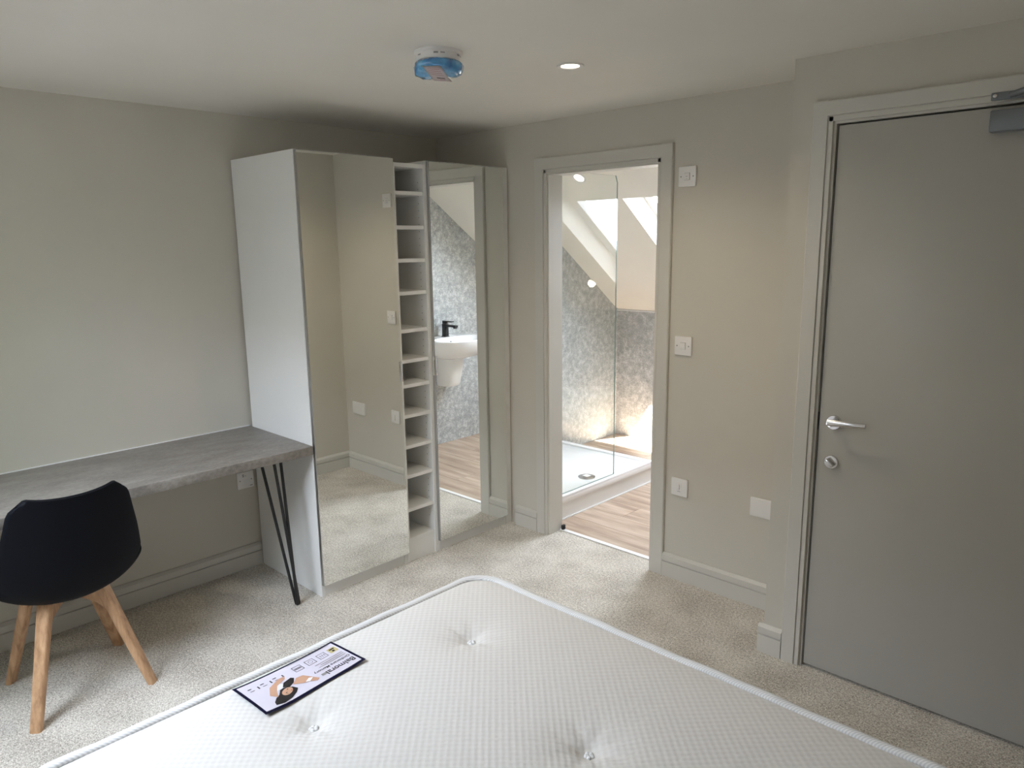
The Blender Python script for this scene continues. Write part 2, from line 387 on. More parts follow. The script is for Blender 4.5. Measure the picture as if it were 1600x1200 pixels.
# entrance door
dr = thing('door_1', 'flat grey entrance door with chrome lever handle', 'door', (0.5*(EL+ER), -N, 0)); dr['kind'] = 'structure'; del dr['category']
L = Local(dr)
YD = -N+0.003
L.box('door_leaf', (EL, YD, 0.012), (ER, YD+0.044, EH), M_DOOR, 0.0015)
bm = bmesh.new(); hx, hz = 2.495, 0.972
add_lathe(bm, [(0.0, -0.011), (0.024, -0.011), (0.0265, -0.008), (0.0265, 0)], 28, (hx, YD, hz), 'Y')
ros = L.mesh('handle_rose', bm, M_CHROME, auto=40)
bm = bmesh.new()
add_tube(bm, [(hx, YD-0.008, hz), (hx, YD-0.032, hz)], 0.010, 14)
pts = []
for i in range(9):
    s = i/8; pts.append(Vector((hx-0.008+0.128*s, YD-0.046-0.004*math.sin(s*3.1), hz+0.006+0.010*s-0.004*s*s)))
rings = []
for i, p in enumerate(pts):
    s = i/8; hh = 0.0125-0.0035*s; th = 0.0065
    rings.append([bm.verts.new(p+Vector((0, th*math.cos(a), hh*math.sin(a)))) for a in [2*math.pi*k/14 for k in range(14)]])
for A, B in zip(rings, rings[1:]):
    for k in range(14): bm.faces.new((A[k], A[(k+1) % 14], B[(k+1) % 14], B[k]))
bm.faces.new(rings[0]); bm.faces.new(rings[-1])
add_tube(bm, [(hx, YD-0.030, hz), (hx-0.001, YD-0.046, hz+0.004)], 0.0115, 14)
for v in bm.verts: v.co -= L.o
obj('handle_lever', bm, M_CHROME, ros, auto=45)
bm = bmesh.new(); tz = 0.826
add_lathe(bm, [(0.0, -0.010), (0.023, -0.010), (0.0255, -0.007), (0.0255, 0)], 28, (hx, YD, tz), 'Y')
tr = L.mesh('thumb_turn_rose', bm, M_CHROME, auto=40)
bm = bmesh.new(); add_box(bm, (-0.017, -0.020, -0.006), (0.017, 0, 0.006), 0.004)
bmesh.ops.rotate(bm, verts=bm.verts[:], cent=(0, 0, 0), matrix=Matrix.Rotation(math.radians(40), 3, 'Y'))
for v in bm.verts: v.co += Vector((hx, YD-0.010, tz))-L.o
obj('thumb_turn', bm, M_CHROME, tr, auto=40)
L.box('strike_slot', (EL-0.0072, YD+0.004, 0.935), (EL-0.0008, YD+0.03, 1.00), M_DARK)
cl = L.box('door_closer', (2.885, YD-0.042, 1.912), (3.12, YD, 1.972), M_STEEL, 0.004)
L.box('closer_bracket', (2.880, -N-0.026, 2.001), (2.962, -N-0.0135, 2.023), M_STEEL, 0.003, parent=cl)
bm = bmesh.new()
for x in (2.892, 2.948): add_lathe(bm, [(0.0055, 0), (0.0055, -0.004), (0, -0.006)], 12, Vector((x, -N-0.030, 2.012))-L.o, 'Y')
obj('screw', bm, M_CHROME, cl, auto=40)
bm = bmesh.new(); add_tube(bm, [Vector(p)-L.o for p in ((2.93, -N-0.034, 2.010), (2.99, -N-0.05, 2.022), (3.10, -N-0.13, 2.035))], 0.0085, 10)
obj('closer_arm', bm, M_STEEL, cl, auto=40)
bm = bmesh.new(); add_tube(bm, [Vector(p)-L.o for p in ((3.10, -N-0.13, 2.025), (3.05, -N-0.045, 1.985), (3.05, -N-0.03, 1.97))], 0.0085, 10)
obj('closer_arm', bm, M_STEEL, cl, auto=40)

# ------------------------------------------------------------------ bathroom shell
TRY = 0.112
bf = struct(box('floor_bathroom', (BXL-0.1, 0.1, -0.12), (BXR+0.1, BYB+0.1, -0.004), M_DARK), 'wood plank bathroom floor')
PW, GAP = 0.192, 0.0016
pm = {}
y = TRY; row = 0
while y < BYB-0.01:
    y2 = min(y+PW, BYB)
    x = BXL - [0.35, 0.95, 0.1, 0.7, 0.5][row % 5]
    while x < BXR:
        x2 = x+1.28; a, b = max(x, BXL), min(x2, BXR)
        if b-a > 0.03:
            o = box('plank', (a+GAP/2, y+GAP/2, -0.012), (b-GAP/2, y2-GAP/2, 0), M_PLANK, None, 0.0008, 1, origin=(0.5*(a+b), 0.5*(y+y2), 0))
            o.parent = bf
        x = x2
    y = y2; row += 1
KZ = slope_z(BYB)
def gable(name, x0, x1, z1, m, label):
    # side wall with the roof slope cut off its top (profile in y,z)
    bm = bmesh.new(); yk = SLY+(HC-SLZ)/SLM
    add_prism(bm, [(0.1, -0.1), (BYB+0.1, -0.1), (BYB+0.1, slope_z(BYB+0.1)), (yk, HC), (0.1, HC)], 'x', x0, x1)
    return struct(obj(name, bm, m), label)
gable('wall_shower', BXL-0.1, BXL, 0, M_PANEL, 'grey mottled shower wall panel under the slope')
gable('wall_basin', BXR, BXR+0.1, 0, M_PANEL, 'grey mottled wall panel behind the washbasin')
struct(box('wall_knee', (BXL-0.1, BYB, -0.1), (BXR+0.1, BYB+0.1, KZ-0.006), M_PANEL), 'low grey mottled wall below the skylight slope')
walls('wall_bathroom_front', [((BXL-0.1, 0.1, 0), (-0.2, 0.101, HC))], M_BATH, 'bathroom side of the doorway wall')
struct(box('trim_4', (BXL, BYB-0.006, KZ-0.012), (BXR, BYB, KZ-0.002), M_UPVC), 'white trim on top of the low panel wall')
# sloped ceiling with skylight opening: build in slope coordinates (x, s along slope from y), thickness
SX0, SX1, SY0, SY1 = 0.66, 1.50, 0.948, 1.74
nrm = Vector((0, -SLM, 1)).normalized()   # up and outwards
def sp(x, y, t=0): return Vector((x, y, slope_z(y)))+nrm*t
def slab(bm, x0, x1, ya, yb, t0=0, t1=0.23):
    vs = [bm.verts.new(sp(x, y, t)) for t in (t0, t1) for x, y in ((x0, ya), (x1, ya), (x1, yb), (x0, yb))]
    for f in ((3, 2, 1, 0), (4, 5, 6, 7), (0, 1, 5, 4), (1, 2, 6, 5), (2, 3, 7, 6), (3, 0, 4, 7)): bm.faces.new([vs[i] for i in f])
YK = SLY+(HC-SLZ)/SLM
bm = bmesh.new()
xa, xb, ya, yb = BXL-0.1, BXR+0.1, YK-0.02, BYB+0.1
slab(bm, xa, SX0, ya, yb); slab(bm, SX1, xb, ya, yb); slab(bm, SX0, SX1, ya, SY0); slab(bm, SX0, SX1, SY1, yb)
struct(obj('ceiling_slope', bm, M_BATH), 'cream sloped bathroom ceiling')
sk = thing('window_1', 'white framed skylight in the sloped bathroom ceiling', 'window', tuple(sp(0.5*(SX0+SX1), 0.5*(SY0+SY1), 0.2))); sk['kind'] = 'structure'; del sk['category']
L = Local(sk); bm = bmesh.new()
F = 0.07; dy = F*math.cos(math.atan(0.733))
slab(bm, SX0, SX0+F, SY0, SY1, 0.15, 0.21); slab(bm, SX1-F, SX1, SY0, SY1, 0.15, 0.21)
slab(bm, SX0+F, SX1-F, SY0, SY0+dy, 0.15, 0.21); slab(bm, SX0+F, SX1-F, SY1-dy, SY1, 0.15, 0.21)
L.mesh('window_frame', bm, M_UPVC)
bm = bmesh.new(); slab(bm, SX0+F, SX1-F, SY0+dy, SY1-dy, 0.182, 0.186); L.mesh('pane', bm, M_PANE)
portal('skylight_daylight', sp(0.5*(SX0+SX1), 0.5*(SY0+SY1), 0.24), (SX1-SX0, (SY1-SY0)/math.cos(math.atan(0.733))), -nrm)

# ------------------------------------------------------------------ wardrobes
DC = D-0.018-0.002     # carcass front
PL = 0.055
Y0, Y1, Y2, Y3 = -W, -0.7736, -0.5676, -0.0515
TW = 0.018
def wardrobe(ya, yb, label, hinge_left, filler=None):
    t = thing('mirrored_wardrobe', label, 'wardrobe', (0.5*DC, 0.5*(ya+yb), 0), 'white wardrobe units along the wall'); L = Local(t)
    x0 = 0.02
    L.box('side_panel', (x0, ya, 0), (DC, ya+TW, 2.01), M_WHITE, 0.001, 1)
    L.box('side_panel', (x0, yb-TW, 0), (DC, yb, 2.01), M_WHITE, 0.001, 1)
    L.box('top_panel', (x0, ya+TW, 2.01-TW), (DC, yb-TW, 2.01), M_WHITE)
    L.box('bottom_panel', (x0, ya+TW, PL), (DC, yb-TW, PL+TW), M_WHITE)
    L.box('back_panel', (x0, ya+TW, PL+TW), (x0+0.005, yb-TW, 2.01-TW), M_WHITE)
    L.box('plinth', (DC-0.03, ya+TW, 0), (DC-0.006, yb-TW, PL), M_WHITE)
    d = L.box('door', (DC+0.002, ya+0.002, PL+0.004), (D-0.003, yb-0.002, 2.006), M_ALU)
    L.box('mirror_panel', (D-0.003, ya+0.004, PL+0.006), (D, yb-0.004, 2.004), M_MIRROR, parent=d)
    ye = yb-0.002 if hinge_left else ya+0.002
    s = 1 if hinge_left else -1
    bm = bmesh.new(); add_box(bm, Vector((D-0.020, ye-0.0, 0.955))-L.o, Vector((D+0.004, ye+s*0.0018, 1.055))-L.o, 0.0008)
    add_box(bm, Vector((D+0.0005, ye-s*0.014, 0.955))-L.o, Vector((D+0.004, ye+s*0.001, 1.055))-L.o, 0.001)
    obj('edge_handle', bm, M_CHROME, d, auto=35)
    if filler: L.box('filler_strip', (x0, filler[0], 0), (DC-0.0, filler[1], 2.01), M_WHITE)
    return t
wardrobe(Y0, Y1, 'white wardrobe with mirrored door and exposed white side, beside the desk', True)
wardrobe(Y2, Y3, 'white wardrobe with mirrored door reflecting the washbasin, beside the doorway', False, (Y3+0.001, -0.0015))
t = thing('shelf_unit', 'narrow white open shelf tower between the two mirrored wardrobes', 'shelf unit', (0.5*DC, 0.5*(Y1+Y2), 0)); L = Local(t)
a, b = Y1+0.001, Y2-0.001
L.box('side_panel', (0.02, a, 0), (DC, a+TW, 1.99), M_WHITE, 0.001, 1); L.box('side_panel', (0.02, b-TW, 0), (DC, b, 1.99), M_WHITE, 0.001, 1)
L.box('top_panel', (0.02, a+TW, 1.99-TW), (DC, b-TW, 1.99), M_WHITE)
L.box('back_panel', (0.27, a+TW, 0.0), (0.275, b-TW, 1.99-TW), M_WHITE)
L.box('plinth', (DC-0.03, a+TW, 0), (DC-0.006, b-TW, 0.108), M_WHITE)
for z in (1.862, 1.702, 1.545, 1.388, 1.204, 1.054, 0.930, 0.776, 0.618, 0.463, 0.286, 0.126):
    L.box('shelf', (0.275, a+TW+0.0005, z-TW), (DC-0.004, b-TW-0.0005, z), M_WHITE, 0.001, 1)
bm = bmesh.new()
for k in range(52):
    add_lathe(bm, [(0.0025, 0.0), (0.0025, -0.0008)], 6, (DC-0.04, b-TW-0.0002, 0.2+k*0.0335), 'Y')
L.mesh('shelf_pin_holes', bm, M_PLASG)['kind'] = 'stuff'

# ------------------------------------------------------------------ desk
dk = thing('desk', 'grey concrete-look desk top on black hairpin legs beside the wardrobe', 'desk', (0.3, -2.3, 0)); L = Local(dk)
DZ, DT, DX = 0.733, 0.040, 0.586
L.box('desk_top', (0.003, -3.30, DZ-DT), (DX, -W-0.002, DZ), M_DESK, 0.002, 2)
bm = bmesh.new(); add_box(bm, (0.001, -3.30, DZ-0.001), (0.006, -W-0.002, DZ+0.004)); L.mesh('sealant_bead', bm, M_UPVC)
def hairpin(foot, tops, plate):
    f = Vector(foot); bm = bmesh.new()
    tz = DZ-DT-0.004
    cs = [Vector((-0.006, -0.004, 0)), Vector((0.003, 0.007, 0)), Vector((0.006, -0.003, 0))]
    for c, t in zip(cs, tops): add_tube(bm, [f+c+Vector((0, 0, 0.012)), Vector((t[0], t[1], tz))], 0.0068, 10)
    add_tube(bm, [f+cs[0]+Vector((0, 0, 0.014)), f+cs[0]+Vector((0, 0, 0.007)), f+cs[1]*0.5+Vector((0, 0, 0.006)), f+cs[1]+Vector((0, 0, 0.008)), f+cs[1]+Vector((0, 0, 0.014))], 0.0068, 10)
    add_tube(bm, [f+cs[2]+Vector((0, 0, 0.014)), f+cs[2]+Vector((0, 0, 0.008)), f+Vector((0, 0, 0.006))], 0.0068, 10)
    add_box(bm, (plate[0], plate[1], DZ-DT-0.005), (plate[2], plate[3], DZ-DT), 0.001)
    L.mesh('hairpin_leg', bm, M_BLACKM, auto=50)
hairpin((0.554, -1.395, 0), [(0.44, -1.462), (0.52, -1.440), (0.515, -1.405)], (0.42, -1.50, 0.55, -1.37))
hairpin((0.554, -3.20, 0), [(0.44, -3.13), (0.52, -3.15), (0.515, -3.19)], (0.42, -3.22, 0.55, -3.09))

# ------------------------------------------------------------------ chair
CX, CY = 0.497, -2.280
ch = thing('tub_chair', 'black moulded tub chair on splayed oak legs at the desk', 'chair', (CX, CY, 0))
# local: +x = back of chair (towards the bed), seat faces -x
prof = [(0.262, 0.802), (0.250, 0.70), (0.238, 0.60), (0.222, 0.500), (0.182, 0.422), (0.095, 0.384), (-0.04, 0.382), (-0.15, 0.405), (-0.215, 0.410), (-0.235, 0.398)]
hw   = [0.172, 0.197, 0.219, 0.234, 0.238, 0.235, 0.228, 0.218, 0.202, 0.185]
curl = [0.035, 0.060, 0.085, 0.110, 0.115, 0.085, 0.060, 0.040, 0.025, 0.015]
def cr(P, u):
    n = len(P)-1; x = u*n; i = min(int(x), n-1); f = x-i
    g = lambda k: P[max(0, min(n, k))]
    def h(p0, p1, p2, p3): return 0.5*((2*p1)+(-p0+p2)*f+(2*p0-5*p1+4*p2-p3)*f*f+(-p0+3*p1-3*p2+p3)*f**3)
    if isinstance(P[0], tuple): return tuple(h(g(i-1)[k], g(i)[k], g(i+1)[k], g(i+2)[k]) for k in range(len(P[0])))
    return h(g(i-1), g(i), g(i+1), g(i+2))
def shell_pt(u, t, lift=0.0):
    p = cr(prof, u); q = cr(prof, min(1, u+0.01)); q0 = cr(prof, max(0, u-0.01))
    tx, tz = q[0]-q0[0], q[1]-q0[1]; l = math.hypot(tx, tz); nx, nz = tz/l, -tx/l   # inward: forward / up
    if nz < -0.2: nx, nz = -nx, -nz
    a = cr(hw, u); c = cr(curl, u)
    e = 1.0
    if u < 0.07: e = 1-0.10*(1-u/0.07)**2
    if u > 0.93: e = 1-0.14*((u-0.93)/0.07)**2
    th = t*1.15
    y = a*e*math.sin(th)/math.sin(1.15); o = c*(1-math.cos(th))/(1-math.cos(1.15))+lift
    top = 0.022*(abs(t)**2)*max(0, 1-u/0.12)
    if u < 0.06: top -= 0.035*max(0, abs(t)-0.72)**2/0.078*(1-u/0.06)
    return Vector((p[0]+nx*o, y, p[1]+nz*o+top))
def shell(nu, nt, u0=0, u1=1, tm=1, lift=0, thick=0.019):
    bm = bmesh.new(); g = []
    for s, lf in ((0, lift), (1, lift+thick)):
        g.append([[bm.verts.new(shell_pt(u0+(u1-u0)*i/nu, tm*(2*j/nt-1), lf)) for j in range(nt+1)] for i in range(nu+1)])
    for s in (0, 1):
        for i in range(nu):
            for j in range(nt): bm.faces.new((g[s][i][j], g[s][i+1][j], g[s][i+1][j+1], g[s][i][j+1]))
    def rim(path):
        for a, b in zip(path, path[1:]+path[:1]):
            bm.faces.new((g[0][a[0]][a[1]], g[0][b[0]][b[1]], g[1][b[0]][b[1]], g[1][a[0]][a[1]]))
    rim([(i, 0) for i in range(nu)]+[(nu, j) for j in range(nt)]+[(i, nt) for i in range(nu, 0, -1)]+[(0, j) for j in range(nt, 0, -1)])
    return bm
obj('shell', shell(44, 24), M_BLACKP, ch, auto=60)
obj('seat_pad', shell(24, 18, 0.06, 0.97, 0.86, 0.0195, 0.020), M_PAD, ch, auto=60)
feet = [(0.698, -2.470), (0.294, -2.455), (0.308, -2.078), (0.692, -2.086)]
for fx, fy in feet:
    f = Vector((fx-CX, fy-CY, 0)); tp = Vector((0.100*(1 if fx > 0.5 else -1), 0.092*(1 if fy > -2.27 else -1), 0.394))
    dirv = (tp-f).normalized(); ax = Vector((f.x, f.y, 0)).normalized(); sd = dirv.cross(ax).normalized(); ou = sd.cross(dirv).normalized()
    bm = bmesh.new(); sec = []
    for p, a, b in ((f, 0.019, 0.0135), (f+(tp-f)*0.6, 0.021, 0.016), (tp, 0.024, 0.0165)):
        r = []
        for k in range(16):
            an = 2*math.pi*k/16; cx_, sy_ = math.cos(an), math.sin(an)
            q = 0.42
            r.append(bm.verts.new(p+sd*a*math.copysign(abs(cx_)**q, cx_)+ou*b*math.copysign(abs(sy_)**q, sy_)))
        sec.append(r)
    for v in sec[0]: v.co.z = 0.0
    for A, B in zip(sec, sec[1:]):
        for k in range(16): bm.faces.new((A[k], A[(k+1) % 16], B[(k+1) % 16], B[k]))
    bm.faces.new(sec[0]); bm.faces.new(sec[-1])
    obj('leg', bm, M_LEG, ch, auto=50)
for k, (i, j) in enumerate(((0, 2), (1, 3))):
    A = Vector((0.106*(1 if feet[i][0] > 0.5 else -1), 0.097*(1 if feet[i][1] > -2.27 else -1), 0)); B = -A
    dv = (B-A); ln = dv.length; dv.normalize(); s = Vector((-dv.y, dv.x, 0))*0.014
    bm = bmesh.new(); pr = []
    zt = 0.388 if k == 0 else 0.3878
    n = 12
    lo = [(A+dv*ln*i_/n, 0.318+0.045*math.sin(math.pi*i_/n)**0.6) for i_ in range(n+1)]
    hi = [(A+dv*ln*i_/n, zt) for i_ in range(n+1)]
    ring = lo+hi[::-1]
    V1 = [bm.verts.new((p+s)+Vector((0, 0, z))) for p, z in ring]; V2 = [bm.verts.new((p-s)+Vector((0, 0, z))) for p, z in ring]
    m_ = len(ring)
    for i_ in range(m_): bm.faces.new((V1[i_], V1[(i_+1) % m_], V2[(i_+1) % m_], V2[i_]))
    bm.faces.new(V1); bm.faces.new(V2)
    obj('cross_rail', bm, M_LEG, ch)
bm = bmesh.new(); add_lathe(bm, [(0.07, 0.380), (0.07, 0.394), (0, 0.394)], 20); obj('mounting_plate', bm, M_BLACKM, ch)

# ------------------------------------------------------------------ bed
BX0, BX1, BY1, BY0, BZ, BT = 1.742, 3.66, -1.364, -2.735, 0.530, 0.25
RC = 0.10
bx = thing('divan_base', 'grey divan base under the white mattress', 'bed base', (0.5*(BX0+BX1), 0.5*(BY0+BY1), 0)); L = Local(bx)
L.box('divan_body', (BX0+0.02, BY0+0.02, 0.05), (BX1-0.02, BY1-0.02, BZ-BT-0.001), M_DIVAN, 0.02, 3)
for x in (BX0+0.12, BX1-0.12):
    for y in (BY0+0.12, BY1-0.12):
        bm = bmesh.new(); add_lathe(bm, [(0, 0.0), (0.025, 0.0), (0.028, 0.05), (0, 0.05)], 14, (x, y, 0)); L.mesh('foot', bm, M_RUBBER)
mo = Vector((0.5*(BX0+BX1), 0.5*(BY0+BY1), BZ-BT))
mt = thing('mattress', 'white knitted tufted mattress on the bed with a printed label', 'mattress', tuple(mo)); L = Local(mt)
btn = []
for i in range(4):
    x = 2.020+0.527*i
    for y in ((-1.662, -2.168) if i % 2 == 0 else (-1.800, -2.30)):
        if x < BX1-0.1: btn.append((x, y))
def inset(x, y):   # signed distance inside rounded rectangle
    hx, hy = 0.5*(BX1-BX0)-RC, 0.5*(BY1-BY0)-RC
    qx, qy = abs(x-mo.x)-hx, abs(y-mo.y)-hy
    return RC-(math.hypot(max(qx, 0), max(qy, 0))+min(max(qx, qy), 0))
def top_z(x, y):
    d = max(0, inset(x, y)); z = BZ-0.010*math.exp(-d/0.035)
    z += 0.006*math.sin(x*5.1+1)*math.sin(y*4.3)*min(1, d/0.2)*0.6
    for bx_, by_ in btn:
        r = math.hypot(x-bx_, y-by_)
        z -= 0.016*math.exp(-(r/0.028)**2)+0.017*math.exp(-(r/0.085)**2)
        if 0.01 < r < 0.14:   # radiating puckers
            z -= 0.0020*math.cos(8*math.atan2(y-by_, x-bx_)+bx_*9)*math.exp(-((r-0.05)/0.035)**2)
    return z
def rr_pt(u, off_=0.0):   # point on rounded rectangle, u in 0..1 by angle-like walk
    hx, hy = 0.5*(BX1-BX0)-RC, 0.5*(BY1-BY0)-RC; r = RC-off_
    segs = [2*hx, math.pi*RC/2, 2*hy, math.pi*RC/2]*2; tot = sum(segs); s = u*tot
    cs = [(hx, -hy), (hx, hy), (-hx, hy), (-hx, -hy)]
    k = 0
    while s > segs[k] and k < 7: s -= segs[k]; k += 1
    e = k//2
    if k % 2 == 0:
        st = [(-hx, -hy-r), (hx+r, -hy), (hx, hy+r), (-hx-r, hy)][e]; dv = [(1, 0), (0, 1), (-1, 0), (0, -1)][e]
        return mo.x+st[0]+dv[0]*s, mo.y+st[1]+dv[1]*s
    a = -math.pi/2+e*math.pi/2+(s/RC); c = cs[e]
    return mo.x+c[0]+r*math.cos(a), mo.y+c[1]+r*math.sin(a)
# top surface: grid clamped into the outline
bm = bmesh.new(); NX, NY = 190, 136; grid = []
for i in range(NX+1):
    col_ = []
    for j in range(NY+1):
        u, v = 2*i/NX-1, 2*j/NY-1
        # square to rounded-rect mapping: pull points outside the corner arcs back onto them
        x, y = mo.x+u*0.5*(BX1-BX0), mo.y+v*0.5*(BY1-BY0)
        hx, hy = 0.5*(BX1-BX0)-RC, 0.5*(BY1-BY0)-RC
        qx, qy = abs(x-mo.x)-hx, abs(y-mo.y)-hy
        if qx > 0 and qy > 0:
            m_ = max(qx, qy); l = math.hypot(qx, qy); k = m_/l
            x = mo.x+math.copysign(hx+qx*k, x-mo.x); y = mo.y+math.copysign(hy+qy*k, y-mo.y)
        col_.append(bm.verts.new((x, y, top_z(x, y))))
    grid.append(col_)
for i in range(NX):
    for j in range(NY): bm.faces.new((grid[i][j], grid[i+1][j], grid[i+1][j+1], grid[i][j+1]))
ring = [grid[i][0] for i in range(NX)]+[grid[NX][j] for j in range(NY)]+[grid[i][NY] for i in range(NX, 0, -1)]+[grid[0][j] for j in range(NY, 0, -1)]
low = [bm.verts.new((v.co.x, v.co.y, BZ-BT)) for v in ring]
for k in range(len(ring)): bm.faces.new((ring[k], ring[(k+1) % len(ring)], low[(k+1) % len(ring)], low[k]))
bm.faces.new(low)
L.mesh('mattress_body', bm, M_KNIT, auto=50)
def tape(z):
    bm = bmesh.new(); n = 260; rings = []
    for k in range(n):
        x, y = rr_pt(k/n); x1, y1 = rr_pt(((k+1) % n)/n); tx, ty = x1-x, y1-y; l = math.hypot(tx, ty) or 1
        nx, ny = -ty/l, tx/l   # inward
        wob = 0.0015*math.sin(k*0.35)+0.001*math.sin(k*0.9)
        rings.append([bm.verts.new((x+nx*(0.004+0.013*math.cos(a)), y+ny*(0.004+0.013*math.cos(a)), z+wob+0.0085*math.sin(a))) for a in [2*math.pi*q/10 for q in range(10)]])
    for k in range(n):
        A, B = rings[k], rings[(k+1) % n]
        for q in range(10): bm.faces.new((A[q], A[(q+1) % 10], B[(q+1) % 10], B[q]))
    L.mesh('edge_tape', bm, M_TAPE, smooth=True)
tape(BZ-0.005); tape(BZ-BT+0.012)
for x, y in btn:
    bm = bmesh.new(); z = top_z(x, y)
    for a in range(5):
        an = a*2*math.pi/5+0.3; cx_, cy_ = 0.0065*math.cos(an), 0.0065*math.sin(an)
        t_ = bmesh.new(); bmesh.ops.create_icosphere(t_, subdivisions=2, radius=0.0058)
        for v in t_.verts: v.co = Vector((x+cx_+v.co.x, y+cy_+v.co.y, z+0.004+v.co.z*0.8))
        join(bm, t_)
    L.mesh('tuft', bm, M_TAPE, smooth=True)

# printed label sewn to the foot end; u runs along -y, v along +x
M_NAVY = mat('navy_border', (0.012, 0.012, 0.06), 0.35); M_LAB = mat('label_lilac', (0.66, 0.63, 0.72), 0.35)
M_SKIN = mat('print_skin', (0.56, 0.33, 0.22), 0.4); M_HAIR = mat('print_hair', (0.02, 0.017, 0.017), 0.4)
M_PRW = mat('print_white', (0.80, 0.79, 0.82), 0.4); M_GOLD = mat('print_gold', (0.55, 0.47, 0.22), 0.4); M_LIPS = mat('print_lips', (0.45, 0.10, 0.10), 0.4)
LU, LV, LX, LY = 0.292, 0.148, 1.772, -1.955
def lz(u, v, h):
    x, y = LX+v*LV+0.014*u, LY-u*LU+0.012*(v-0.5)
    return Vector((x, y, top_z(x, y)+0.0035+h+0.005*(abs(u-0.5)*2)**3+0.004*(1-v)**2))
lab = None
def lab_poly(name, pts, m, h, parent=None, dens=1):
    """flat print piece on the label from (u,v) outline"""
    bm = bmesh.new(); vs = [bm.verts.new(lz(u, v, h)) for u, v in pts]; bm.faces.new(vs)
    for v in bm.verts: v.co -= L.o
    bmesh.ops.triangulate(bm, faces=bm.faces[:])
    return obj(name, bm, m, parent or lab)
def lab_sheet(name, u0, u1, v0, v1, m, h, parent, n=12, thick=0.0):
    bm = bmesh.new(); g = [[bm.verts.new(lz(u0+(u1-u0)*i/n, v0+(v1-v0)*j/6, h)-L.o) for j in range(7)] for i in range(n+1)]
    for i in range(n):
        for j in range(6): bm.faces.new((g[i][j], g[i+1][j], g[i+1][j+1], g[i][j+1]))
    if thick: bmesh.ops.solidify(bm, geom=bm.faces[:], thickness=thick)
    return obj(name, bm, m, parent, smooth=True)
lab = lab_sheet('printed_label', 0, 1, 0, 1, M_NAVY, 0, mt, 16, 0.0006); lab['label'] = 'rectangular printed label with navy border'
lab_sheet('label_field', 0.025, 0.975, 0.055, 0.945, M_LAB, 0.0009, lab, 16)
def ell(cu, cv, ru, rv, rot=0, n=20):
    r = []
    for k in range(n):
        a = 2*math.pi*k/n; x, y = ru*math.cos(a), rv*math.sin(a)*LU/LV*1.0
        c, s = math.cos(rot), math.sin(rot)
        X, Y = ru*math.cos(a), rv*math.sin(a)
        r.append((cu+X*c-Y*s, cv+(X*s+Y*c)*LU/LV))
    return r
H = 0.0014
lab_poly('printed_pillow', ell(0.73, 0.50, 0.055, 0.045, 0.3), M_PRW, H)
lab_poly('printed_hair', [(0.66, 0.84), (0.72, 0.90), (0.80, 0.93), (0.87, 0.90), (0.86, 0.82), (0.82, 0.74), (0.78, 0.70), (0.74, 0.60), (0.70, 0.58), (0.64, 0.66), (0.62, 0.76)], M_HAIR, H+0.0001)
lab_poly('printed_hair', [(0.56, 0.47), (0.58, 0.42), (0.66, 0.46), (0.70, 0.56), (0.66, 0.64), (0.60, 0.58)], M_HAIR, H+0.0001)
lab_poly('printed_arm', [(0.60, 0.30), (0.66, 0.30), (0.78, 0.42), (0.84, 0.62), (0.80, 0.74), (0.77, 0.60), (0.72, 0.46), (0.62, 0.38)], M_SKIN, H+0.0002)
lab_poly('printed_shoulder', [(0.62, 0.62), (0.55, 0.50), (0.49, 0.52), (0.46, 0.64), (0.42, 0.80), (0.45, 0.84), (0.50, 0.76), (0.55, 0.72)], M_SKIN, H+0.0002)
lab_poly('printed_top', [(0.53, 0.72), (0.50, 0.76), (0.45, 0.70), (0.48, 0.66)], M_PRW, H+0.0003)
lab_poly('printed_face', ell(0.705, 0.71, 0.056, 0.040, 0.5), M_SKIN, H+0.0003)
lab_poly('printed_eye', ell(0.690, 0.665, 0.010, 0.004, 0.4), M_HAIR, H+0.0004)
lab_poly('printed_eye', ell(0.722, 0.735, 0.010, 0.004, 0.4), M_HAIR, H+0.0004)
lab_poly('printed_lips', ell(0.672, 0.735, 0.009, 0.005, 1.2), M_LIPS, H+0.0004)
def lab_text(txt, u, v, size, m, name, bold=0.0):
    cu = bpy.data.curves.new('t', 'FONT'); cu.body = txt; cu.size = size; cu.offset = bold
    to = bpy.data.objects.new('t', cu); COL.objects.link(to)
    dg = bpy.context.evaluated_depsgraph_get(); me = bpy.data.meshes.new_from_object(to.evaluated_get(dg))
    bpy.data.objects.remove(to); bpy.data.curves.remove(cu)
    for vt in me.vertices: vt.co = lz(u+vt.co.x/LU, v+vt.co.y/LV, H+0.0002)-L.o
    me.materials.append(m); o = bpy.data.objects.new(name, me); COL.objects.link(o); o.parent = lab
lab_text('Balmoral', 0.04, 0.735, 0.0245, M_DARK, 'printed_heading', 0.00035)
lab_text('Orthocare Memory', 0.04, 0.61, 0.0135, M_DARK, 'printed_subheading', 0.0001)
def bars(name, rects, m, h=H+0.0001):
    bm = bmesh.new()
    for u0, v0, u1, v1 in rects: bm.faces.new([bm.verts.new(lz(u, v, h)-L.o) for u, v in ((u0, v0), (u1, v0), (u1, v1), (u0, v1))])
    obj(name, bm, m, lab)
bars('printed_text_lines', [(0.05+0.0*k, 0.545-0.05*k, [0.33, 0.30, 0.34][k], 0.557-0.05*k) for k in range(3)], M_PLASG)
bars('printed_badge', [(0.33, 0.74, 0.385, 0.80)], M_PLASG)
bars('printed_footer', [(0.06, 0.075, 0.50, 0.083)], M_PLASG)
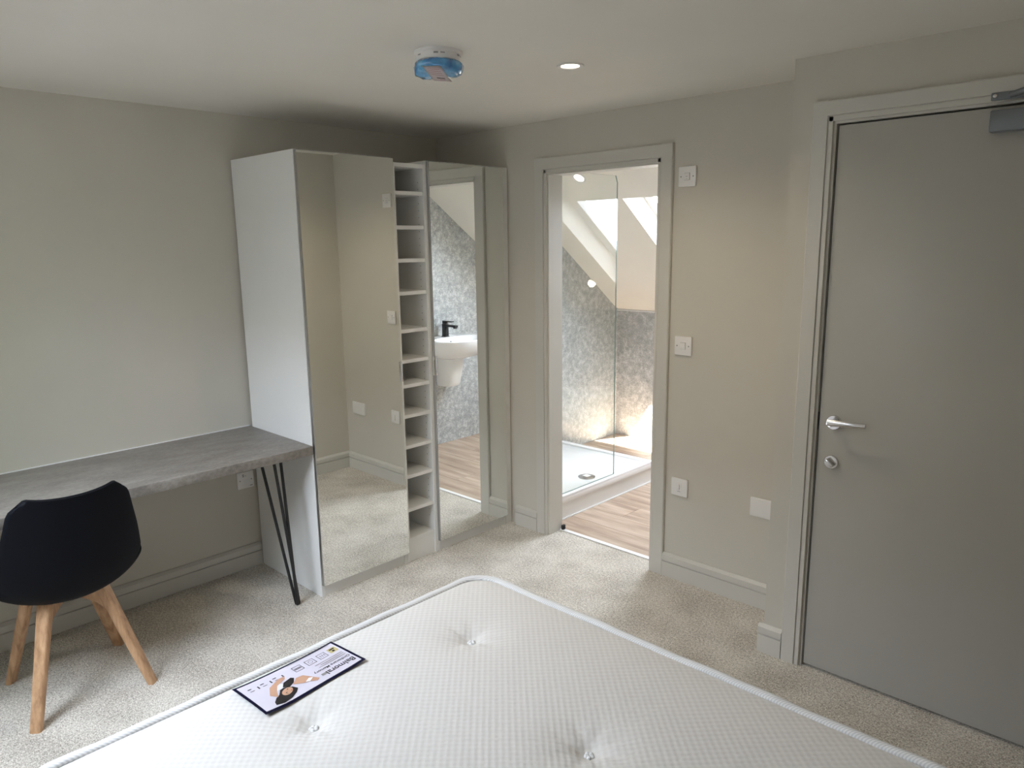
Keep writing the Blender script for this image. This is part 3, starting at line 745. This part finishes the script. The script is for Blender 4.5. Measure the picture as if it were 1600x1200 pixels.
for cu in (0.2, 0.325, 0.455):
    u0, u1, v0, v1 = cu-0.043, cu+0.043, 0.19, 0.36; e = 0.005; ev = 0.009
    bars('printed_icon', [(u0, v0, u1, v0+ev), (u0, v1-ev, u1, v1), (u0, v0, u0+e, v1), (u1-e, v0, u1, v1)] +
         ([(u0+0.01, v0+0.06, u1-0.01, v0+0.075), (u0+0.01, v0+0.09, u1-0.01, v0+0.105)] if cu > 0.4 else []), M_DARK)
bars('printed_icon_wave', [(0.175, 0.24, 0.180, 0.31), (0.195, 0.24, 0.200, 0.31), (0.215, 0.24, 0.220, 0.31)], M_DARK)
o_ = ell(0.325, 0.275, 0.022, 0.022); i_ = ell(0.325, 0.275, 0.019, 0.019)
bm = bmesh.new(); A = [bm.verts.new(lz(u, v, H+0.0002)-L.o) for u, v in o_]; B = [bm.verts.new(lz(u, v, H+0.0002)-L.o) for u, v in i_]
for k in range(20): bm.faces.new((A[k], A[(k+1) % 20], B[(k+1) % 20], B[k]))
obj('printed_icon_ring', bm, M_DARK, lab)
bars('printed_emblem', [(0.045, 0.19, 0.125, 0.35)], M_GOLD); bars('printed_emblem_mark', [(0.06, 0.22, 0.11, 0.26), (0.075, 0.28, 0.10, 0.33)], M_DARK, H+0.0003)
rr = []
for k in range(6):
    u = 0.60+0.058*k
    rr += [(u, 0.24, u+0.012, 0.32)] if k % 2 == 0 else [(u-0.01, 0.30, u+0.03, 0.312), (u, 0.22, u+0.035, 0.24)]
bars('printed_size_text', rr, M_DARK)

# ------------------------------------------------------------------ smoke detector
sdx, sdy = 1.520, -1.285
sd_ = thing('smoke_detector', 'white ceiling smoke detector wrapped in blue film with a hanging tag', 'smoke detector', (sdx, sdy, HC)); L = Local(sd_)
bm = bmesh.new(); add_lathe(bm, [(0, HC), (0.077, HC), (0.077, HC-0.006), (0.071, HC-0.010), (0.071, HC-0.030), (0.067, HC-0.034), (0, HC-0.034)], 48, (sdx, sdy, 0))
base_ = L.mesh('detector_base', bm, M_PLAS, auto=30)
for k in (1, 4, 5, 8, 9):
    bm = bmesh.new(); a = math.radians(-115+k*17); r = 0.0712
    c = Vector((sdx+r*math.cos(a), sdy+r*math.sin(a), HC-0.017)); tv = Vector((-math.sin(a), math.cos(a), 0)); n_ = Vector((math.cos(a), math.sin(a), 0))
    wdt = 0.007 if k % 3 else 0.004
    vs_ = [bm.verts.new(c+tv*s1*wdt+Vector((0, 0, s2*(0.0015 if k % 2 else 0.0024)))+n_*q*0.0012-L.o) for q in (0, 1) for s1, s2 in ((-1, -1), (1, -1), (1, 1), (-1, 1))]
    for f in ((3, 2, 1, 0), (4, 5, 6, 7), (0, 1, 5, 4), (1, 2, 6, 5), (2, 3, 7, 6), (3, 0, 4, 7)): bm.faces.new([vs_[i] for i in f])
    obj('vent_slot', bm, M_PLASG, base_)
bm = bmesh.new(); seg = 64; rings = []
prf = [(0.066, -0.030), (0.074, -0.034), (0.079, -0.040), (0.080, -0.050), (0.074, -0.062), (0.060, -0.069), (0.040, -0.070), (0.020, -0.066)]
for r, h in prf:
    rg = []
    for k in range(seg):
        a = 2*math.pi*k/seg; q = Vector((math.cos(a)*r, math.sin(a)*r, h))
        n1 = noise.noise(Vector((q.x*40, q.y*40, h*40)))*0.006+noise.noise(Vector((q.x*110, q.y*110, h*90)))*0.003
        lobe = 0.006*math.sin(2*a+0.6) if h < -0.05 else 0
        rg.append(bm.verts.new(Vector((sdx, sdy, HC))+Vector((q.x*(1+n1/0.08), q.y*(1+n1/0.08), h-abs(n1)*0.8-lobe*1.2))-L.o))
    rings.append(rg)
for A, B in zip(rings, rings[1:]):
    for k in range(seg): bm.faces.new((A[k], A[(k+1) % seg], B[(k+1) % seg], B[k]))
cen = bm.verts.new(Vector((0, 0, -0.062)))
for k in range(seg): bm.faces.new((rings[-1][k], rings[-1][(k+1) % seg], cen))
bm.faces.new(rings[0])
for v in bm.verts: pass
film = obj('blue_dust_cover', bm, M_BLUE, sd_, smooth=True)
# tag hanging towards the viewer-left
ri = Vector((rt.x, rt.y, 0)).normalized(); tw = Vector((-fw.x, -fw.y, 0)).normalized()
def tag_pt(u, v, h=0):
    c = Vector((0, 0, -0.058))+ri*(-0.046+0.058*u+0.036*v)+tw*(0.074-0.012*v)+Vector((0, 0, -0.042*v-0.006*math.sin(v*2.5)*u))
    return c+tw*h
def tag_sheet(name, u0, u1, v0, v1, m, h, parent, th=0):
    bm = bmesh.new(); n = 6; g = [[bm.verts.new(tag_pt(u0+(u1-u0)*i/n, v0+(v1-v0)*j/n, h)) for j in range(n+1)] for i in range(n+1)]
    for i in range(n):
        for j in range(n): bm.faces.new((g[i][j], g[i+1][j], g[i+1][j+1], g[i][j+1]))
    if th: bmesh.ops.solidify(bm, geom=bm.faces[:], thickness=th)
    return obj(name, bm, m, parent, smooth=True)
M_TAG = mat('tag_paper', (0.86, 0.78, 0.77), 0.5); M_PINK = mat('tag_print', (0.58, 0.30, 0.33), 0.5)
tg = tag_sheet('paper_tag', 0, 1, 0, 1, M_TAG, 0, sd_, 0.0006); tg['label'] = 'pale pink paper tag'
for v in (0.18, 0.30, 0.42, 0.54): tag_sheet('tag_print_line', 0.12, 0.82, v, v+0.025, M_PINK, 0.0012, tg)
tag_sheet('tag_print_line', 0.3, 0.75, 0.74, 0.80, M_DARK, 0.0012, tg); tag_sheet('tag_print_line', 0.4, 0.7, 0.87, 0.90, M_PINK, 0.0012, tg)

# ------------------------------------------------------------------ downlights
def downlight(loc, down, label, power, spot=True):
    t = thing('downlight', label, 'downlight', loc, 'recessed downlights')
    q = Vector((0, 0, -1)).rotation_difference(Vector(down)); t.rotation_mode = 'QUATERNION'; t.rotation_quaternion = q
    bm = bmesh.new(); add_lathe(bm, [(0.032, 0.0), (0.048, 0.0), (0.049, -0.002), (0.046, -0.005), (0.034, -0.004), (0.031, -0.001), (0.032, 0.0)], 40); obj('bezel', bm, M_PLAS, t, auto=40)
    bm = bmesh.new(); add_lathe(bm, [(0, -0.0015), (0.0315, -0.0015), (0.0315, -0.0005), (0, -0.0005)], 32); obj('lens', bm, M_LAMP, t)
    l = bpy.data.lights.new('downlight_beam', 'SPOT'); l.energy = power; l.color = (1.0, 0.84, 0.62); l.spot_size = math.radians(150); l.spot_blend = 0.9; l.shadow_soft_size = 0.03
    o = bpy.data.objects.new('downlight_beam', l); COL.objects.link(o); o.parent = t; o.location = (0, 0, -0.012)
    return t
downlight((1.694, -0.83, HC), (0, 0, -1), 'lit round white downlight in the bedroom ceiling', 26)
downlight(tuple(sp(0.455, 0.770, 0)), tuple(-nrm), 'lit round downlight in the sloped ceiling above the shower', 8)
downlight(tuple(sp(1.718, 1.735, 0)), tuple(-nrm), 'lit downlight low in the slope, seen reflected in the shower glass', 8)

# ------------------------------------------------------------------ switches and sockets
def plate(name, label, cat, c, axis, w_=0.086, h_=0.086, t_=0.011, group='white wall plates'):
    """axis 'y': on a wall facing -y; axis 'x': on a wall facing +x"""
    t = thing(name, label, cat, c, group)
    bm = bmesh.new()
    if axis == 'y': add_box(bm, (-w_/2, -t_, -h_/2), (w_/2, 0, h_/2), 0.003)
    else: add_box(bm, (0, -w_/2, -h_/2), (t_, w_/2, h_/2), 0.003)
    obj('face_plate', bm, M_PLAS, t, auto=35)
    return t
def pbox(t, name, axis, u0, u1, z0, z1, d0, d1, m, bev=0.001):
    bm = bmesh.new()
    if axis == 'y': add_box(bm, (u0, -d1, z0), (u1, -d0, z1), bev)
    else: add_box(bm, (d0, u0, z0), (d1, u1, z1), bev)
    return obj(name, bm, m, t, auto=35)
def screws(t, axis, us, z=0, d=0.011):
    for u in us:
        bm = bmesh.new()
        if axis == 'y': add_lathe(bm, [(0, -d-0.0006), (0.0032, -d-0.0006), (0.0032, -d+0.001)], 12, (u, 0, z), 'Y')
        else: add_lathe(bm, [(0, d+0.0006), (0.0032, d+0.0006), (0.0032, d-0.001)], 12, (0, u, z), 'X')
        obj('screw', bm, M_PLASG, t)
t = plate('isolator_switch', 'white square isolator switch high beside the bathroom doorway', 'switch', (1.683, 0, 1.889), 'y')
screws(t, 'y', (-0.030, 0.030)); pbox(t, 'rocker_surround', 'y', -0.0135, 0.0145, -0.0155, 0.0155, 0.0105, 0.0114, M_PLASG); pbox(t, 'rocker', 'y', -0.0135, 0.0125, -0.0145, 0.0145, 0.011, 0.0135, M_PLAS)
pbox(t, 'printed_marks', 'y', -0.006, 0.004, -0.001, 0.001, 0.0135, 0.0137, M_PLASG, 0); pbox(t, 'printed_marks', 'y', -0.002, 0.002, -0.010, -0.008, 0.0135, 0.0137, M_PLASG, 0)
t = plate('light_switch', 'white square light switch at shoulder height right of the doorway', 'switch', (1.6875, 0, 1.141), 'y')
screws(t, 'y', (-0.030, 0.030)); pbox(t, 'rocker_surround', 'y', -0.0145, 0.0145, -0.016, 0.016, 0.0105, 0.0114, M_PLASG); pbox(t, 'rocker', 'y', -0.0138, 0.0138, -0.0153, 0.0153, 0.011, 0.0145, M_PLAS)
t = plate('fused_spur', 'white square plate with a small lever low on the doorway wall', 'switch', (1.691, 0, 0.466), 'y')
pbox(t, 'fuse_carrier', 'y', -0.012, 0.012, -0.024, 0.022, 0.011, 0.0125, M_PLAS); pbox(t, 'lever', 'y', -0.004, 0.004, -0.010, 0.014, 0.0125, 0.019, M_PLAS); pbox(t, 'fuse_slot', 'y', -0.008, 0.008, -0.020, -0.018, 0.0125, 0.0128, M_PLASG, 0)
t = plate('blank_plate', 'white double blank plate low beside the projecting wall', 'wall plate', (2.120, 0, 0.462), 'y', 0.146, 0.086)
t = plate('desk_socket', 'white square connection plate under the desk next to the wardrobe', 'socket', (0, -1.333, 0.462), 'x')
screws(t, 'x', (-0.030, 0.030)); pbox(t, 'flex_cover', 'x', -0.016, 0.016, -0.020, 0.002, 0.011, 0.0125, M_PLAS)
pbox(t, 'printed_marks', 'x', -0.016, -0.008, 0.018, 0.022, 0.011, 0.0113, M_DARK, 0); pbox(t, 'printed_marks', 'x', -0.016, -0.008, 0.026, 0.030, 0.011, 0.0113, M_DARK, 0); pbox(t, 'printed_marks', 'x', -0.003, 0.003, 0.020, 0.023, 0.011, 0.0113, M_PLASG, 0); pbox(t, 'printed_marks', 'x', 0.020, 0.034, -0.034, -0.030, 0.011, 0.0113, M_PLASG, 0)

# ------------------------------------------------------------------ shower
TX0, TX1, TY0, TY1, TZ = BXL+0.001, 0.79, 0.113, 1.17, 0.15
st_ = thing('shower_tray', 'white raised shower tray with round chrome waste', 'shower tray', (0.5*(TX0+TX1), 0.5*(TY0+TY1), 0)); L = Local(st_)
bm = bmesh.new()
rim = 0.045
add_box(bm, (TX0, TY0, TZ-0.045), (TX1, TY1, TZ-0.012), 0.003)
for a, b in (((TX0, TY0, TZ-0.02), (TX0+rim, TY1, TZ)), ((TX1-rim, TY0, TZ-0.02), (TX1, TY1, TZ)), ((TX0+rim, TY0, TZ-0.02), (TX1-rim, TY0+rim, TZ)), ((TX0+rim, TY1-rim, TZ-0.02), (TX1-rim, TY1, TZ))): add_box(bm, a, b, 0.006)
L.mesh('tray', bm, M_CERAM, auto=40)
L.box('riser_panel', (TX1-0.030, TY0, 0), (TX1-0.012, TY1, TZ-0.044), M_WHITE)
L.box('riser_panel', (TX0, TY1-0.030, 0), (TX1-0.031, TY1-0.012, TZ-0.044), M_WHITE)
L.box('sealant_bead', (TX1-0.012, TY0, 0), (TX1-0.004, TY1-0.01, 0.006), M_UPVC)
dx, dyy = 0.648, 0.618
bm = bmesh.new(); add_lathe(bm, [(0, TZ-0.004), (0.040, TZ-0.004), (0.055, TZ-0.008), (0.056, TZ-0.0125), (0, TZ-0.0125)], 40, (dx, dyy, 0)); ws = L.mesh('waste_cover', bm, M_CHROME, auto=40)
L.box('waste_cap', (dx-0.02, dyy-0.02, TZ-0.004), (dx+0.02, dyy+0.02, TZ-0.001), M_CERAM, 0.002, parent=ws)
sc_ = thing('shower_screen', 'clear glass shower screen standing on the tray edge', 'shower screen', (0.765, 0.43, TZ)); L = Local(sc_)
GX = 0.765
bm = bmesh.new()
gp = [(TY0, TZ+0.002), (0.745, TZ+0.002), (0.745, 1.955), (0.728, 1.995), (TY0, 1.995)]
add_prism(bm, gp, 'x', GX-0.004, GX+0.004)
# split: pane faces keep glass, thin edge faces become green-grey edge
bmesh.ops.recalc_face_normals(bm, faces=bm.faces[:])
for v in bm.verts: v.co -= L.o
g_ = obj('glass_pane', bm, M_GLASS, sc_)
g_.data.materials.append(M_GEDGE)
for p in g_.data.polygons:
    if abs(p.normal.x) < 0.5: p.material_index = 1
L.box('wall_channel', (GX-0.010, TY0, TZ), (GX+0.010, TY0+0.018, 1.995), M_CHROME, 0.001)

# ------------------------------------------------------------------ washbasin on the right bathroom wall
bcy, brz = 0.875, 0.885
wb = thing('washbasin', 'white wall-hung washbasin with half pedestal on the bathroom wall', 'washbasin', (BXR, bcy, brz)); L = Local(wb)
def bowl_out(a, r):  # D-shaped outline, local: x away from the wall (negative), y sideways
    c, s = math.cos(a), math.sin(a)
    return c, s
bm = bmesh.new(); n = 48
def ringp(wy, dx0, dx1, z, flat=0.0):
    out = []
    for k in range(n):
        a = 2*math.pi*k/n; c, s = math.cos(a), math.sin(a)
        e = 0.72
        xx = math.copysign(abs(c)**e, c); yy = math.copysign(abs(s)**e, s)
        mid, hl = 0.5*(dx0+dx1), 0.5*(dx1-dx0)
        if xx < 0: xx = max(xx, -1); 
        x = -(mid+hl*xx); y = wy*yy*(1.0 if xx < 0 else (1-0.10*xx*xx))
        out.append(bm.verts.new((x, y, z)))
    return out
R = [ringp(0.13, 0.0, 0.26, -0.155), ringp(0.20, 0.0, 0.34, -0.135), ringp(0.250, 0.0, 0.40, -0.08), ringp(0.272, 0.0, 0.43, -0.02), ringp(0.275, 0.0, 0.435, 0.0), ringp(0.268, 0.004, 0.428, 0.006),
     ringp(0.235, 0.115, 0.405, 0.002), ringp(0.215, 0.125, 0.39, -0.04), ringp(0.15, 0.16, 0.34, -0.10), ringp(0.05, 0.22, 0.28, -0.115)]
for A, B in zip(R, R[1:]):
    for k in range(n): bm.faces.new((A[k], A[(k+1) % n], B[(k+1) % n], B[k]))
bm.faces.new(R[0]); bm.faces.new(R[-1])
obj('bowl', bm, M_CERAM, wb, auto=55)
bm = bmesh.new(); add_lathe(bm, [(0, 0), (0.008, 0), (0.008, 0.002)], 14, (-0.1335, 0.0, -0.035), 'X'); obj('overflow_hole', bm, M_DARK, wb)
bm = bmesh.new(); rg = []
for z, wy, dd in ((-0.13, 0.105, 0.24), (-0.25, 0.095, 0.21), (-0.36, 0.085, 0.185), (-0.385, 0.078, 0.17)): rg.append(ringp(wy, 0.0, dd, z))
for A, B in zip(rg, rg[1:]):
    for k in range(n): bm.faces.new((A[k], A[(k+1) % n], B[(k+1) % n], B[k]))
bm.faces.new(rg[0]); bm.faces.new(rg[-1]); obj('half_pedestal', bm, M_CERAM, wb, auto=50)
tx = -0.070
bm = bmesh.new(); add_box(bm, (tx-0.024, -0.024, 0.004), (tx+0.024, 0.024, 0.009), 0.002); add_box(bm, (tx-0.020, -0.020, 0.009), (tx+0.020, 0.020, 0.105), 0.004)
tap = obj('tap_body', bm, M_BLACKM, wb, auto=40); tap['label'] = 'matt black mixer tap'
bm = bmesh.new(); add_box(bm, (tx-0.135, -0.017, 0.083), (tx-0.015, 0.017, 0.100), 0.004); add_box(bm, (tx-0.130, -0.012, 0.074), (tx-0.105, 0.012, 0.084), 0.003); obj('spout', bm, M_BLACKM, tap, auto=40)
bm = bmesh.new(); add_box(bm, (tx-0.016, -0.016, 0.105), (tx+0.018, 0.016, 0.122), 0.004); add_box(bm, (tx-0.090, -0.016, 0.121), (tx+0.020, 0.016, 0.129), 0.003); obj('lever', bm, M_BLACKM, tap, auto=40)

# ------------------------------------------------------------------ toilet (shows only as a reflection in the screen)
tl = thing('toilet', 'white toilet against the low wall, seen reflected in the shower glass', 'toilet', (1.72, BYB, 0))
def tring(wx, y0, y1, z):
    out = []
    for k in range(40):
        a = 2*math.pi*k/40; c, s = math.cos(a), math.sin(a)
        yy = -(y0+y1)/2-(y1-y0)/2*math.copysign(abs(c)**0.85, c); xx = wx*math.copysign(abs(s)**(0.8 if c < 0 else 1.0), s)
        out.append(bm.verts.new((xx, yy, z)))
    return out
bm = bmesh.new(); R = [tring(0.11, 0.001, 0.40, 0.0), tring(0.115, 0.001, 0.41, 0.12), tring(0.15, 0.001, 0.46, 0.27), tring(0.178, 0.001, 0.50, 0.36), tring(0.18, 0.001, 0.505, 0.385)]
for A, B in zip(R, R[1:]):
    for k in range(40): bm.faces.new((A[k], A[(k+1) % 40], B[(k+1) % 40], B[k]))
bm.faces.new(R[0]); bm.faces.new(R[-1]); obj('pan', bm, M_CERAM, tl, auto=50)
bm = bmesh.new(); R = [tring(0.184, 0.06, 0.51, 0.386), tring(0.186, 0.06, 0.512, 0.40), tring(0.180, 0.065, 0.505, 0.412)]
for A, B in zip(R, R[1:]):
    for k in range(40): bm.faces.new((A[k], A[(k+1) % 40], B[(k+1) % 40], B[k]))
bm.faces.new(R[0]); bm.faces.new(R[-1]); obj('seat_lid', bm, M_CERAM, tl, auto=50)

ds = thing('door_stop', 'small black door stop at the foot of the bathroom door lining', 'door stop', (DL+0.010, 0.098, 0.006))
bm = bmesh.new(); add_box(bm, (0.0, -0.012, 0), (0.014, 0.012, 0.028), 0.003); obj('block', bm, M_RUBBER, ds, auto=35)
bm = bmesh.new(); add_lathe(bm, [(0.006, 0), (0.006, 0.004), (0, 0.005)], 12, (0.014, 0, 0.014), 'X'); obj('bumper', bm, M_RUBBER, ds, auto=35)
